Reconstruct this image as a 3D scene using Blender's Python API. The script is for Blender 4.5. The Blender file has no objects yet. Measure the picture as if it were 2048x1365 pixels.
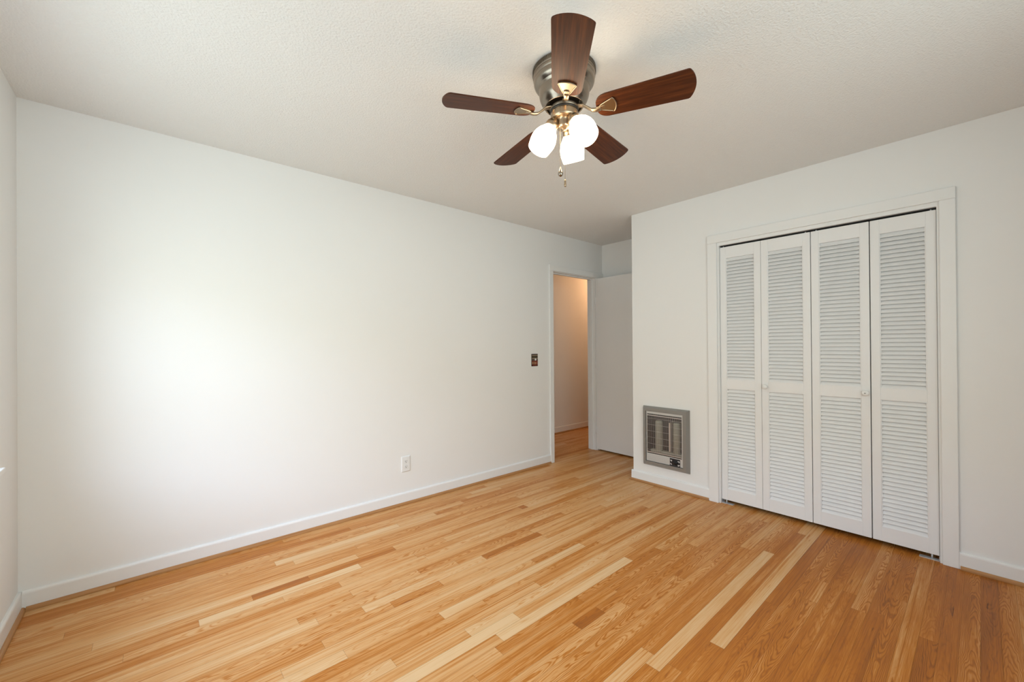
import bpy, bmesh, math, random
from mathutils import Vector, Matrix, Euler

S = bpy.context.scene
COL = S.collection
PI = math.pi

# ------------------------------------------------------------------ camera, sky, exposure
H = 2.44                    # ceiling height
D = 3.0027                  # long white wall, y = D
L = 3.329                   # closet wall, x = L
XA = 4.0676                 # back of the door alcove
YA = 2.1216                 # corner of the closet wall
X0 = -0.492                 # window wall, x = X0
YB = -0.62                  # wall behind the camera
YH = 3.94                   # far wall of the hall
XH0, XH1 = 2.3, 6.4         # ends of the hall
WT = 0.115                  # wall thickness

cam_d = bpy.data.cameras.new('camera')
cam = bpy.data.objects.new('camera', cam_d); COL.objects.link(cam)
cam_d.sensor_width = 36.0
cam_d.lens = 14.3996
cam_d.shift_y = 0.00335
cam_d.clip_start = 0.02
yaw, pitch, roll = (math.radians(a) for a in (48.911, 0.1954, -0.4213))
fw = Vector((math.cos(yaw) * math.cos(pitch), math.sin(yaw) * math.cos(pitch), math.sin(pitch)))
rt0 = Vector((math.sin(yaw), -math.cos(yaw), 0)); up0 = rt0.cross(fw)
rt = rt0 * math.cos(roll) + up0 * math.sin(roll); up = up0 * math.cos(roll) - rt0 * math.sin(roll)
m3 = Matrix((rt, up, -fw)).transposed()
cam.matrix_world = Matrix.Translation((0, 0, 1.2408)) @ m3.to_4x4()
S.camera = cam

S.view_settings.view_transform = 'Standard'
S.view_settings.look = 'None'
S.view_settings.gamma = 1.0
S.view_settings.use_curve_mapping = False
S.view_settings.exposure = 0.0

SKY = 19.6
world = bpy.data.worlds.new('sky'); S.world = world
world.use_nodes = True
wn = world.node_tree; wn.nodes.clear()
w_out = wn.nodes.new('ShaderNodeOutputWorld'); w_bg = wn.nodes.new('ShaderNodeBackground')
w_tc = wn.nodes.new('ShaderNodeTexCoord'); w_sep = wn.nodes.new('ShaderNodeSeparateXYZ')
w_ramp = wn.nodes.new('ShaderNodeValToRGB')
wn.links.new(w_tc.outputs['Generated'], w_sep.inputs[0])
w_map = wn.nodes.new('ShaderNodeMapRange')
w_map.inputs[1].default_value = -0.5; w_map.inputs[2].default_value = 0.8
wn.links.new(w_sep.outputs['Z'], w_map.inputs[0]); wn.links.new(w_map.outputs[0], w_ramp.inputs[0])
def wz(z): return (z + 0.5) / 1.3
els = w_ramp.color_ramp.elements
els[0].position = wz(-0.5); els[0].color = (0.170, 0.198, 0.196, 1)     # lawn
els[1].position = wz(-0.04); els[1].color = (0.180, 0.208, 0.204, 1)
for z, c in ((0.0, (0.177, 0.196, 0.188, 1)), (0.27, (0.204, 0.227, 0.214, 1)),      # trees
             (0.34, (0.36, 0.42, 0.515, 1)), (0.8, (0.32, 0.39, 0.50, 1))):              # overcast sky
    e = els.new(wz(z)); e.color = c
w_bg.inputs['Strength'].default_value = SKY
# brighter sky lobe, added to throw a light patch on the left wall
GLOW_AZ, GLOW_EL, GLOW = math.radians(244), math.radians(30), 0.45
w_dot = wn.nodes.new('ShaderNodeVectorMath'); w_dot.operation = 'DOT_PRODUCT'
w_dot.inputs[1].default_value = (math.cos(GLOW_AZ) * math.cos(GLOW_EL), math.sin(GLOW_AZ) * math.cos(GLOW_EL), math.sin(GLOW_EL))
w_g = wn.nodes.new('ShaderNodeMapRange'); w_g.interpolation_type = 'SMOOTHSTEP'
w_g.inputs[1].default_value = math.cos(math.radians(58)); w_g.inputs[2].default_value = math.cos(math.radians(5))
w_g.inputs[3].default_value = 1.0; w_g.inputs[4].default_value = 1.0 + GLOW
w_mul = wn.nodes.new('ShaderNodeVectorMath'); w_mul.operation = 'SCALE'
wn.links.new(w_tc.outputs['Generated'], w_dot.inputs[0]); wn.links.new(w_dot.outputs['Value'], w_g.inputs[0])
wn.links.new(w_ramp.outputs[0], w_mul.inputs[0]); wn.links.new(w_g.outputs[0], w_mul.inputs['Scale'])
wn.links.new(w_mul.outputs[0], w_bg.inputs['Color']); wn.links.new(w_bg.outputs[0], w_out.inputs[0])

# window openings (y or x range, z range)
W1 = (1.05, 2.44, 0.79, 2.03)       # in the window wall, y range
W2 = (-0.35, 2.10, 0.79, 2.03)       # added fill window in the unseen wall behind the camera, x range

def portal(name, loc, rot, sx, sy):
    ld = bpy.data.lights.new(name, 'AREA'); ld.shape = 'RECTANGLE'; ld.size = sx; ld.size_y = sy
    ld.cycles.is_portal = True
    o = bpy.data.objects.new(name, ld); COL.objects.link(o); o.location = loc; o.rotation_euler = rot
portal('daylight_portal', (X0 - 0.13, (W1[0] + W1[1]) / 2, (W1[2] + W1[3]) / 2), (0, -PI / 2, 0), W1[3] - W1[2], W1[1] - W1[0])
portal('daylight_portal', ((W2[0] + W2[1]) / 2, YB - 0.13, (W2[2] + W2[3]) / 2), (PI / 2, 0, 0), W2[1] - W2[0], W2[3] - W2[2])

# warm lamp on the hall ceiling, just out of sight
hl = bpy.data.lights.new('hall_lamp_light', 'POINT'); hl.energy = 8.5; hl.color = (1.0, 0.55, 0.27); hl.shadow_soft_size = 0.08
ho = bpy.data.objects.new('hall_lamp_light', hl); COL.objects.link(ho); ho.location = (5.25, 3.5, 2.22)

# ------------------------------------------------------------------ materials
def mat(name, color, rough=0.5, metal=0.0, spec=0.5, emit=None, emit_s=0.0):
    m = bpy.data.materials.new(name); m.use_nodes = True
    b = m.node_tree.nodes['Principled BSDF']
    b.inputs['Base Color'].default_value = (*color, 1)
    b.inputs['Roughness'].default_value = rough; b.inputs['Metallic'].default_value = metal
    b.inputs['Specular IOR Level'].default_value = spec
    if emit:
        b.inputs['Emission Color'].default_value = (*emit, 1); b.inputs['Emission Strength'].default_value = emit_s
    return m

def N(m, kind, **kw):
    n = m.node_tree.nodes.new('ShaderNode' + kind)
    for k, v in kw.items(): setattr(n, k, v)
    return n
def lk(m, a, b): m.node_tree.links.new(a, b)
def mth(m, op, a, b=None, c=None):
    n = N(m, 'Math', operation=op)
    for i, v in enumerate((a, b, c)):
        if v is None: continue
        if isinstance(v, (int, float)): n.inputs[i].default_value = v
        else: lk(m, v, n.inputs[i])
    return n.outputs[0]
def bsdf(m): return m.node_tree.nodes['Principled BSDF']

def bump_noise(m, scale, strength, dist=0.002, detail=4.0, coord='Object'):
    tc = N(m, 'TexCoord'); nz = N(m, 'TexNoise'); bp = N(m, 'Bump')
    nz.inputs['Scale'].default_value = scale; nz.inputs['Detail'].default_value = detail
    bp.inputs['Strength'].default_value = strength; bp.inputs['Distance'].default_value = dist
    lk(m, tc.outputs[coord], nz.inputs['Vector']); lk(m, nz.outputs[0], bp.inputs['Height'])
    lk(m, bp.outputs[0], bsdf(m).inputs['Normal'])
    return nz

def mottled(m, c1, c2, scale, coord='Object'):
    tc = N(m, 'TexCoord'); nz = N(m, 'TexNoise'); rp = N(m, 'ValToRGB')
    nz.inputs['Scale'].default_value = scale; nz.inputs['Detail'].default_value = 5
    rp.color_ramp.elements[0].position = 0.3; rp.color_ramp.elements[1].position = 0.7
    rp.color_ramp.elements[0].color = (*c1, 1); rp.color_ramp.elements[1].color = (*c2, 1)
    lk(m, tc.outputs[coord], nz.inputs['Vector']); lk(m, nz.outputs[0], rp.inputs[0])
    lk(m, rp.outputs[0], bsdf(m).inputs['Base Color'])

M = {}
M['wall'] = mat('wall_paint', (0.83, 0.82, 0.805), 0.75, spec=0.3)
mottled(M['wall'], (0.885, 0.877, 0.865), (0.895, 0.887, 0.875), 1.5)
bump_noise(M['wall'], 220, 0.06, 0.001)
M['ceil'] = mat('ceiling_texture', (0.87, 0.865, 0.85), 0.9, spec=0.2)
nz = bump_noise(M['ceil'], 120, 0.8, 0.005, 3.0)
M['trim'] = mat('trim_paint', (0.885, 0.88, 0.87), 0.35, spec=0.45)
bump_noise(M['trim'], 60, 0.04, 0.001)
M['door'] = mat('door_paint', (0.88, 0.872, 0.865), 0.4, spec=0.4)
bump_noise(M['door'], 40, 0.05, 0.001)
M['louver'] = mat('louver_paint', (0.875, 0.868, 0.865), 0.42, spec=0.4)
bump_noise(M['louver'], 70, 0.08, 0.001)
M['dark'] = mat('dark_gap', (0.02, 0.02, 0.02), 0.8)
M['closet'] = mat('closet_shade', (0.05, 0.048, 0.045), 0.9)
M['subfloor'] = mat('floor_seam', (0.12, 0.055, 0.022), 0.8)
M['white_plastic'] = mat('white_plastic', (0.86, 0.86, 0.85), 0.3)
M['slot'] = mat('slot_dark', (0.03, 0.03, 0.03), 0.6)
M['steel'] = mat('zinc_steel', (0.66, 0.66, 0.67), 0.45, 0.35)
M['brass_dark'] = mat('dark_brass', (0.10, 0.07, 0.045), 0.45, 1.0)

def wood_ramp(m, fac, stops):
    rp = N(m, 'ValToRGB'); e = rp.color_ramp.elements
    e[0].position, e[0].color = stops[0][0], (*stops[0][1], 1)
    e[1].position, e[1].color = stops[-1][0], (*stops[-1][1], 1)
    for p, c in stops[1:-1]:
        x = e.new(p); x.color = (*c, 1)
    lk(m, fac, rp.inputs[0]); return rp.outputs[0]

def floor_material():
    m = mat('oak_strip_floor', (0.5, 0.28, 0.12), 0.36, spec=0.14)
    at = N(m, 'Attribute', attribute_name='plank'); uv = N(m, 'UVMap', uv_map='grain')
    sp = N(m, 'SeparateColor'); lk(m, at.outputs['Color'], sp.inputs[0])
    tone, seed, fig = sp.outputs[0], sp.outputs[1], sp.outputs[2]
    su = N(m, 'SeparateXYZ'); lk(m, uv.outputs[0], su.inputs[0]); u, v = su.outputs[0], su.outputs[1]
    z = mth(m, 'MULTIPLY', seed, 91.0)
    def noise(ku, kv, detail=3.0, rough=0.55):
        c = N(m, 'CombineXYZ'); lk(m, mth(m, 'MULTIPLY', u, ku), c.inputs[0]); lk(m, mth(m, 'MULTIPLY', v, kv), c.inputs[1]); lk(m, z, c.inputs[2])
        n = N(m, 'TexNoise'); n.inputs['Scale'].default_value = 1.0; n.inputs['Detail'].default_value = detail
        n.inputs['Roughness'].default_value = rough
        lk(m, c.outputs[0], n.inputs['Vector']); return n.outputs[0]
    n1 = noise(1.6, 16); n2 = noise(9, 420, 2.0); n3 = noise(2.6, 14, 3.0); n4 = noise(0.9, 130, 3.0); n5 = noise(5, 60, 3.0)
    # cathedral figure: nested parabolas
    f = mth(m, 'ADD', mth(m, 'MULTIPLY', mth(m, 'MULTIPLY', v, v), 4200.0), mth(m, 'MULTIPLY', u, 9.0))
    f = mth(m, 'ADD', f, mth(m, 'MULTIPLY', n3, 11.0))
    ring = mth(m, 'POWER', mth(m, 'MULTIPLY_ADD', mth(m, 'SINE', mth(m, 'MULTIPLY', f, 2 * PI)), 0.5, 0.5), 3.0)
    straight = mth(m, 'SMOOTH_MIN', mth(m, 'MULTIPLY', mth(m, 'SUBTRACT', n4, 0.48), 4.0), 1.0, 0.2)
    straight = mth(m, 'MAXIMUM', straight, 0.0)
    mixl = N(m, 'Mix'); mixl.data_type = 'FLOAT'; lk(m, fig, mixl.inputs[0]); lk(m, straight, mixl.inputs[2]); lk(m, ring, mixl.inputs[3])
    lines = mixl.outputs[0]
    fac = mth(m, 'ADD', tone, mth(m, 'MULTIPLY', mth(m, 'SUBTRACT', n1, 0.5), 0.5))
    fac = mth(m, 'ADD', fac, mth(m, 'MULTIPLY', lines, 0.24))
    fac = mth(m, 'ADD', fac, mth(m, 'MULTIPLY', mth(m, 'SUBTRACT', n2, 0.5), 0.34))
    streak = mth(m, 'MULTIPLY', mth(m, 'MAXIMUM', mth(m, 'SUBTRACT', n5, 0.66), 0.0), 3.0)
    fac = mth(m, 'ADD', fac, streak)
    colr = wood_ramp(m, fac, [(0.0, (0.77, 0.515, 0.275)), (0.27, (0.685, 0.345, 0.125)), (0.42, (0.545, 0.20, 0.036)), (0.55, (0.45, 0.145, 0.022)),
                              (0.72, (0.33, 0.108, 0.024)), (1.0, (0.11, 0.032, 0.010))])
    lk(m, colr, bsdf(m).inputs['Base Color'])
    lk(m, mth(m, 'MULTIPLY_ADD', n2, 0.12, 0.27), bsdf(m).inputs['Roughness'])
    bp = N(m, 'Bump'); bp.inputs['Strength'].default_value = 0.05; bp.inputs['Distance'].default_value = 0.001
    lk(m, n2, bp.inputs['Height']); lk(m, bp.outputs[0], bsdf(m).inputs['Normal'])
    return m
M['floor'] = floor_material()

def grain_mat(name, stops, ku, kv, rough, axis=0, spec=0.4):
    m = mat(name, stops[0][1], rough, spec=spec)
    tc = N(m, 'TexCoord'); s = N(m, 'SeparateXYZ'); lk(m, tc.outputs['Object'], s.inputs[0])
    c = N(m, 'CombineXYZ')
    for i in range(3): lk(m, mth(m, 'MULTIPLY', s.outputs[i], ku if i == axis else kv), c.inputs[i])
    n = N(m, 'TexNoise'); n.inputs['Scale'].default_value = 1; n.inputs['Detail'].default_value = 5; n.inputs['Roughness'].default_value = 0.6
    lk(m, c.outputs[0], n.inputs['Vector'])
    lk(m, wood_ramp(m, n.outputs[0], stops), bsdf(m).inputs['Base Color'])
    return m
OAK = [(0.25, (0.55, 0.29, 0.115)), (0.6, (0.42, 0.195, 0.068)), (0.8, (0.27, 0.11, 0.035))]
M['oak_x'] = grain_mat('oak_shoe_lengthwise', OAK, 2.5, 90, 0.35, 0)
M['oak_y'] = grain_mat('oak_shoe_crosswise', OAK, 2.5, 90, 0.35, 1)
M['blade'] = grain_mat('walnut_blade', [(0.3, (0.125, 0.034, 0.009)), (0.5, (0.072, 0.018, 0.005)), (0.72, (0.034, 0.009, 0.003))], 5, 95, 0.42, 0, 0.25)

def brushed(name, color, rough):
    m = mat(name, color, rough, 1.0)
    return m
M['pewter'] = brushed('brushed_pewter', (0.32, 0.275, 0.225), 0.27)
M['pewter_dark'] = brushed('dark_pewter', (0.23, 0.195, 0.155), 0.34)
M['brass'] = brushed('antique_brass', (0.43, 0.335, 0.235), 0.30)
M['black'] = mat('black_ring', (0.01, 0.01, 0.01), 0.5)
M['shade'] = mat('lit_frosted_glass', (0.9, 0.88, 0.84), 0.35, emit=(1.0, 0.80, 0.56), emit_s=9.5)
M['bulb'] = mat('lit_bulb', (1, 1, 1), 0.4, emit=(1.0, 0.82, 0.6), emit_s=20.0)
M['heater_frame'] = mat('grey_heater_enamel', (0.285, 0.27, 0.25), 0.42, 0.35)
bump_noise(M['heater_frame'], 200, 0.05, 0.001)
M['heater_panel'] = mat('silver_heater_panel', (0.62, 0.61, 0.59), 0.4, 0.25)
M['wire'] = mat('bright_wire', (0.66, 0.60, 0.57), 0.35, 0.5)
M['heater_in'] = mat('heater_interior', (0.028, 0.018, 0.016), 0.6)
M['ceramic'] = mat('ceramic_core', (0.40, 0.375, 0.29), 0.7)
M['reflector'] = mat('pale_reflector', (0.72, 0.62, 0.55), 0.35, 0.4)
M['coil'] = mat('coil_wire', (0.16, 0.12, 0.09), 0.5, 0.6)
M['knob_black'] = mat('black_knob', (0.012, 0.012, 0.013), 0.35)
M['dial_black'] = mat('black_dial_plate', (0.02, 0.016, 0.018), 0.5)
M['mark_white'] = mat('white_print', (0.75, 0.72, 0.72), 0.6)
def flat_c(n, c, r=0.4): M[n] = mat(n, c, r)
flat_c('plate_dark', (0.022, 0.011, 0.008)); flat_c('plate_cream', (0.55, 0.40, 0.28)); flat_c('plate_olive', (0.075, 0.055, 0.03))
flat_c('plate_red', (0.20, 0.018, 0.008)); flat_c('plate_tan', (0.38, 0.18, 0.095)); flat_c('plate_grey', (0.10, 0.07, 0.055))
flat_c('plate_rose', (0.26, 0.07, 0.045))

def glass_mat():
    m = bpy.data.materials.new('window_glass'); m.use_nodes = True
    nt = m.node_tree; nt.nodes.clear()
    o = nt.nodes.new('ShaderNodeOutputMaterial'); mx = nt.nodes.new('ShaderNodeMixShader')
    t = nt.nodes.new('ShaderNodeBsdfTransparent'); g = nt.nodes.new('ShaderNodeBsdfGlossy'); fr = nt.nodes.new('ShaderNodeFresnel')
    g.inputs['Roughness'].default_value = 0.0; ge = nt.nodes.new('ShaderNodeNewGeometry'); io = nt.nodes.new('ShaderNodeMapRange')
    io.inputs[3].default_value = 1.45; io.inputs[4].default_value = 1 / 1.45      # thin pane: the same reflectance from both faces
    nt.links.new(ge.outputs['Backfacing'], io.inputs[0]); nt.links.new(io.outputs[0], fr.inputs[0])
    nt.links.new(fr.outputs[0], mx.inputs[0]); nt.links.new(t.outputs[0], mx.inputs[1]); nt.links.new(g.outputs[0], mx.inputs[2]); nt.links.new(mx.outputs[0], o.inputs[0])
    return m
M['glass'] = glass_mat()

# ------------------------------------------------------------------ mesh helpers
def box(bm, x0, x1, y0, y1, z0, z1, bev=0.0, seg=2):
    t = bmesh.new() if bev else bm
    v = [t.verts.new(p) for p in ((x0, y0, z0), (x1, y0, z0), (x1, y1, z0), (x0, y1, z0), (x0, y0, z1), (x1, y0, z1), (x1, y1, z1), (x0, y1, z1))]
    for f in ((0, 3, 2, 1), (4, 5, 6, 7), (0, 1, 5, 4), (1, 2, 6, 5), (2, 3, 7, 6), (3, 0, 4, 7)): t.faces.new([v[i] for i in f])
    if bev:
        bmesh.ops.bevel(t, geom=list(t.edges), offset=bev, segments=seg, profile=0.5, affect='EDGES')
        merge(bm, t)

def merge(bm, t, mtx=None, mi=None):
    if mtx is not None: bmesh.ops.transform(t, matrix=mtx, verts=t.verts)
    vm = {v: bm.verts.new(v.co) for v in t.verts}
    for f in t.faces:
        g = bm.faces.new([vm[v] for v in f.verts]); g.material_index = f.material_index if mi is None else mi; g.smooth = f.smooth
    t.free()

def prism(bm, poly, a, b, axis):
    """poly in the two other axes, swept along axis from a to b"""
    def P(q, t):
        return {0: (t, q[0], q[1]), 1: (q[0], t, q[1]), 2: (q[0], q[1], t)}[axis]
    A = [bm.verts.new(P(q, a)) for q in poly]; B = [bm.verts.new(P(q, b)) for q in poly]
    n = len(poly)
    for i in range(n): bm.faces.new((A[i], A[(i + 1) % n], B[(i + 1) % n], B[i]))
    bm.faces.new(A[::-1]); bm.faces.new(B)

def lathe(bm, prof, seg=48, mi=0, smooth=True, cap0=False, cap1=False):
    rings = []
    for r, z in prof:
        if r < 1e-6: rings.append([bm.verts.new((0, 0, z))])
        else: rings.append([bm.verts.new((r * math.cos(2 * PI * k / seg), r * math.sin(2 * PI * k / seg), z)) for k in range(seg)])
    for a, b in zip(rings, rings[1:]):
        for k in range(seg):
            q = (a[k % len(a)], a[(k + 1) % len(a)], b[(k + 1) % len(b)], b[k % len(b)])
            u = list(dict.fromkeys(q))
            if len(u) >= 3:
                f = bm.faces.new(u); f.smooth = smooth; f.material_index = mi
    if cap0 and len(rings[0]) > 2: bm.faces.new(rings[0][::-1])
    if cap1 and len(rings[-1]) > 2: bm.faces.new(rings[-1])

def tube(bm, pts, r, seg=8, smooth=True):
    pts = [Vector(p) for p in pts]; rings = []
    n = len(pts); ref = None
    for i, p in enumerate(pts):
        d = (pts[min(i + 1, n - 1)] - pts[max(i - 1, 0)]).normalized()
        if ref is None: ref = Vector((0, 0, 1)) if abs(d.z) < 0.9 else Vector((1, 0, 0))
        s = d.cross(ref).normalized(); t = s.cross(d).normalized(); ref = t
        rr = r[i] if isinstance(r, (list, tuple)) else r
        rings.append([bm.verts.new(p + s * rr * math.cos(2 * PI * k / seg) + t * rr * math.sin(2 * PI * k / seg)) for k in range(seg)])
    for a, b in zip(rings, rings[1:]):
        for k in range(seg):
            f = bm.faces.new((a[k], a[(k + 1) % seg], b[(k + 1) % seg], b[k])); f.smooth = smooth
    bm.faces.new(rings[0][::-1]); bm.faces.new(rings[-1])

def sphere(bm, c, r, seg=12):
    t = bmesh.new(); bmesh.ops.create_uvsphere(t, u_segments=seg, v_segments=max(6, seg // 2), radius=r)
    for f in t.faces: f.smooth = True
    merge(bm, t, Matrix.Translation(c))

def obj(name, bm, mats, parent=None, loc=None, rot=None):
    bmesh.ops.recalc_face_normals(bm, faces=bm.faces)
    me = bpy.data.meshes.new(name); bm.to_mesh(me); bm.free()
    for m_ in (mats if isinstance(mats, (list, tuple)) else [mats]): me.materials.append(M[m_] if isinstance(m_, str) else m_)
    o = bpy.data.objects.new(name, me); COL.objects.link(o)
    if parent: o.parent = parent
    if loc is not None: o.location = loc
    if rot is not None: o.rotation_euler = rot
    return o
def struct(name, bm, mats, label=None, parent=None):
    o = obj(name, bm, mats, parent)
    if not parent: o['kind'] = 'structure'
    if label: o['label'] = label
    return o
def thing(name, label, cat, loc=(0, 0, 0), rot=(0, 0, 0)):
    o = bpy.data.objects.new(name, None); COL.objects.link(o); o.location = loc; o.rotation_euler = rot
    o.empty_display_size = 0.1; o['label'] = label; o['category'] = cat
    return o
def struct_root(name, label, loc=(0, 0, 0)):
    o = bpy.data.objects.new(name, None); COL.objects.link(o); o.location = loc; o['kind'] = 'structure'; o['label'] = label
    return o

# ------------------------------------------------------------------ floor
PITCH, YOFF = 0.05715, -0.045
def build_floor():
    rng = random.Random(7)
    bm = bmesh.new()
    col = bm.loops.layers.float_color.new('plank'); uvl = bm.loops.layers.uv.new('grain')
    xa, xb = X0 - 0.02, XH1
    # known boards read off the photograph: row -> [(x0, x1, tone, figure)]
    known = {
        24: [(1.10, 2.067, 0.02, 0.0), (2.067, 2.75, 0.40, 0.2)],
        25: [(0.2, 1.248, -0.04, 0.1), (1.248, 2.2, 0.30, 0.0)],
        23: [(1.05, 1.56, 0.48, 0.6), (1.56, 2.3, 0.50, 0.9)],
        22: [(0.9, 1.75, 0.34, 0.2), (1.75, 2.6, 0.36, 0.9)],
        21: [(0.6, 1.40, 0.32, 0.3), (1.40, 1.57, 0.72, 0.5), (1.57, 2.5, 0.42, 0.9)],
        20: [(0.3, 1.69, 0.20, 0.9), (1.69, 2.9, 0.42, 0.7)],
        19: [(0.8, 2.1, 0.34, 1.0), (2.1, 3.1, 0.44, 0.8)],
        18: [(0.9, 2.4, 0.40, 0.6), (2.4, 3.2, 0.48, 1.0)],
        17: [(1.2, 2.7, 0.50, 0.2)],
        16: [(1.5, 2.9, 0.46, 0.3)],
        15: [(1.4375, 2.75, 0.14, 0.0), (2.75, 3.4, 0.42, 0.4)],
        14: [(1.5, 3.17, 0.44, 0.1), (3.17, 3.7, 0.20, 0.0)],
        13: [(0.9, 1.741, 0.45, 0.3), (1.741, 3.4, 0.12, 0.0)],
        12: [(1.0, 2.215, 0.43, 0.5), (2.215, 3.5, 0.58, 0.0)],
        11: [(1.4, 2.6, 0.46, 0.9), (2.6, 3.6, 0.40, 1.0)],
        10: [(1.3, 2.38, 0.44, 1.0), (2.38, 2.62, 0.26, 0.1), (2.62, 3.5, 0.38, 1.0)],
        9: [(1.5, 2.9, 0.48, 0.5), (2.9, 3.4, 0.52, 0.2)],
        8: [(1.4, 2.598, 0.50, 0.3), (2.598, 3.5, 0.40, 0.1)],
        7: [(1.5, 2.456, 0.50, 0.2), (2.456, 3.6, 0.28, 1.0)],
        6: [(1.6, 2.5, 0.52, 0.2), (2.5, 3.4, 0.44, 1.0)],
        5: [(1.6, 2.7, 0.46, 1.0), (2.7, 3.5, 0.42, 0.8)],
        4: [(1.7, 3.4, 0.36, 0.1)],
        3: [(1.6, 2.43, 0.66, 0.9), (2.43, 3.5, 0.46, 0.4)],
        2: [(1.7, 3.4, 0.58, 0.3)],
        1: [(1.9, 3.4, 0.38, 1.0)],
        0: [(2.2, 3.4, 0.72, 0.5)],
        -1: [(2.2, 3.4, 0.40, 0.9)],
        29: [(0.2, 0.99, 0.42, 0.4), (0.99, 2.0, 0.10, 0.0)],
        28: [(0.4, 1.2, 0.30, 0.3), (1.2, 2.1, 0.32, 0.5)],
        33: [(0.855, 1.126, 0.52, 0.8), (1.126, 1.9, 0.22, 0.2)],
        34: [(0.0, 0.738, 0.34, 0.6), (0.738, 1.45, 0.14, 0.5), (1.45, 1.91, 0.62, 0.9), (1.91, 2.6, 0.30, 0.1)],
        35: [(0.0, 0.55, 0.18, 0.1), (0.55, 1.3, 0.26, 0.9), (1.3, 1.89, 0.36, 0.4)],
        40: [(-0.1, 0.474, 0.28, 0.8), (0.474, 1.4, 0.24, 0.7)],
        41: [(-0.4, 0.146, 0.52, 0.2), (0.146, 0.872, 0.06, 0.0), (0.872, 1.5, 0.34, 0.4), (1.5, 2.10, 0.46, 0.3), (2.10, 2.16, 0.78, 0.3)],
        42: [(-0.5, 0.36, 0.30, 0.2), (0.36, 0.62, 0.74, 0.1), (0.62, 1.107, 0.50, 0.2), (1.107, 1.9, 0.26, 0.3)],
        43: [(-0.2, 0.9, 0.16, 0.1), (0.9, 1.7, 0.28, 0.0)],
        46: [(-0.3, 0.6, 0.36, 0.1), (0.6, 1.6, 0.20, 0.1)],
        47: [(-0.5, 0.516, 0.34, 0.3), (0.516, 1.27, 0.08, 0.1), (1.27, 1.56, 0.20, 0.2)],
        50: [(-0.5, 1.0, 0.60, 0.1), (1.0, 2.0, 0.40, 0.1)],
        51: [(-0.5, 0.7, 0.52, 0.1), (0.7, 2.2, 0.34, 0.1)],
    }
    def plank(k, x0, x1, tone, fig):
        y0 = max(YOFF + k * PITCH, YB - 0.02); y1 = min(y0 + PITCH, YH + 0.02)
        if y1 - y0 < 0.004 or x1 - x0 < 0.01: return
        g = 0.00028
        v = [bm.verts.new((x0 + g, y0 + g, 0)), bm.verts.new((x1 - g, y0 + g, 0)), bm.verts.new((x1 - g, y1 - g, 0)), bm.verts.new((x0 + g, y1 - g, 0))]
        tone += 0.05 if k < 15 else (-0.06 if k >= 30 else -0.02)  # daylight falloff put into the board tone: darker right, lighter left
        f = bm.faces.new(v); f.material_index = 0
        uo = rng.uniform(-40, 40); vo = rng.uniform(-0.018, 0.018); sd = rng.random(); yc = (y0 + y1) / 2; fl = rng.choice((-1, 1))
        for lp in f.loops:
            p = lp.vert.co
            lp[col] = (tone, sd, fig, 1.0)
            lp[uvl].uv = (fl * p.x + uo, p.y - yc + vo)
    def rnd_tone():
        r = rng.random()
        if r < 0.08: return rng.uniform(0.10, 0.17)
        if r < 0.86: return rng.uniform(0.21, 0.33)
        return rng.uniform(0.35, 0.43)
    k0 = math.floor((YB - YOFF) / PITCH); k1 = math.ceil((YH - YOFF) / PITCH)
    for k in range(k0, k1):
        segs = sorted(known.get(k, []))
        x = xa
        def fill(a, b):
            while b - a > 0.02:
                ln = rng.choice((0.4, 0.7, 0.9, 1.1, 1.4, 1.7)) * rng.uniform(0.85, 1.15)
                e = a + ln
                if b - e < 0.25: e = b
                plank(k, a, min(e, b), rnd_tone(), rng.choice((0.0, 0.0, 0.15, 0.3, 0.6, 0.9)))
                a = e
        for s in segs:
            a, b = max(s[0], xa), s[1]
            if a > x: fill(x, a)
            plank(k, a, b, s[2] if s[2] < 0.3 else 0.3 + (s[2] - 0.3) * 0.62, s[3]); x = b
        fill(x, xb)
    v = [bm.verts.new(p) for p in ((xa, YB - 0.02, -0.0025), (xb, YB - 0.02, -0.0025), (xb, YH + 0.02, -0.0025), (xa, YH + 0.02, -0.0025))]
    f = bm.faces.new(v); f.material_index = 1
    v2 = [bm.verts.new(p) for p in ((xa, YB - 0.02, -0.06), (xb, YB - 0.02, -0.06), (xb, YH + 0.02, -0.06), (xa, YH + 0.02, -0.06))]
    bm.faces.new(v2[::-1]).material_index = 1
    for i in range(4): bm.faces.new((v[i], v2[i], v2[(i + 1) % 4], v[(i + 1) % 4])).material_index = 1
    me = bpy.data.meshes.new('floor'); bm.normal_update()
    for f in bm.faces:
        if f.material_index == 0 and f.normal.z < 0: f.normal_flip()
    bm.to_mesh(me); bm.free()
    me.materials.append(M['floor']); me.materials.append(M['subfloor'])
    o = bpy.data.objects.new('floor', me); COL.objects.link(o); o['kind'] = 'structure'
    o['label'] = 'narrow honey oak strip floor with mixed light and dark boards'
build_floor()

# ------------------------------------------------------------------ shell
bm = bmesh.new(); box(bm, X0 - WT, XH1 + WT, YB - WT, YH + WT, H, H + 0.1)
struct('ceiling', bm, 'ceil', 'white stippled ceiling')

def wall_with_hole(bm, axis, t0, t1, a0, a1, holes, z1=H):
    """axis 0: wall normal to x (t range is x, a range is y); axis 1: normal to y"""
    def B(p, q, za, zb):
        if q - p < 1e-4 or zb - za < 1e-4: return
        if axis == 0: box(bm, t0, t1, p, q, za, zb)
        else: box(bm, p, q, t0, t1, za, zb)
    c = a0
    for h in sorted(holes):
        B(c, h[0], 0, z1); B(h[0], h[1], 0, h[2]); B(h[0], h[1], h[3], z1); c = h[1]
    B(c, a1, 0, z1)

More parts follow.
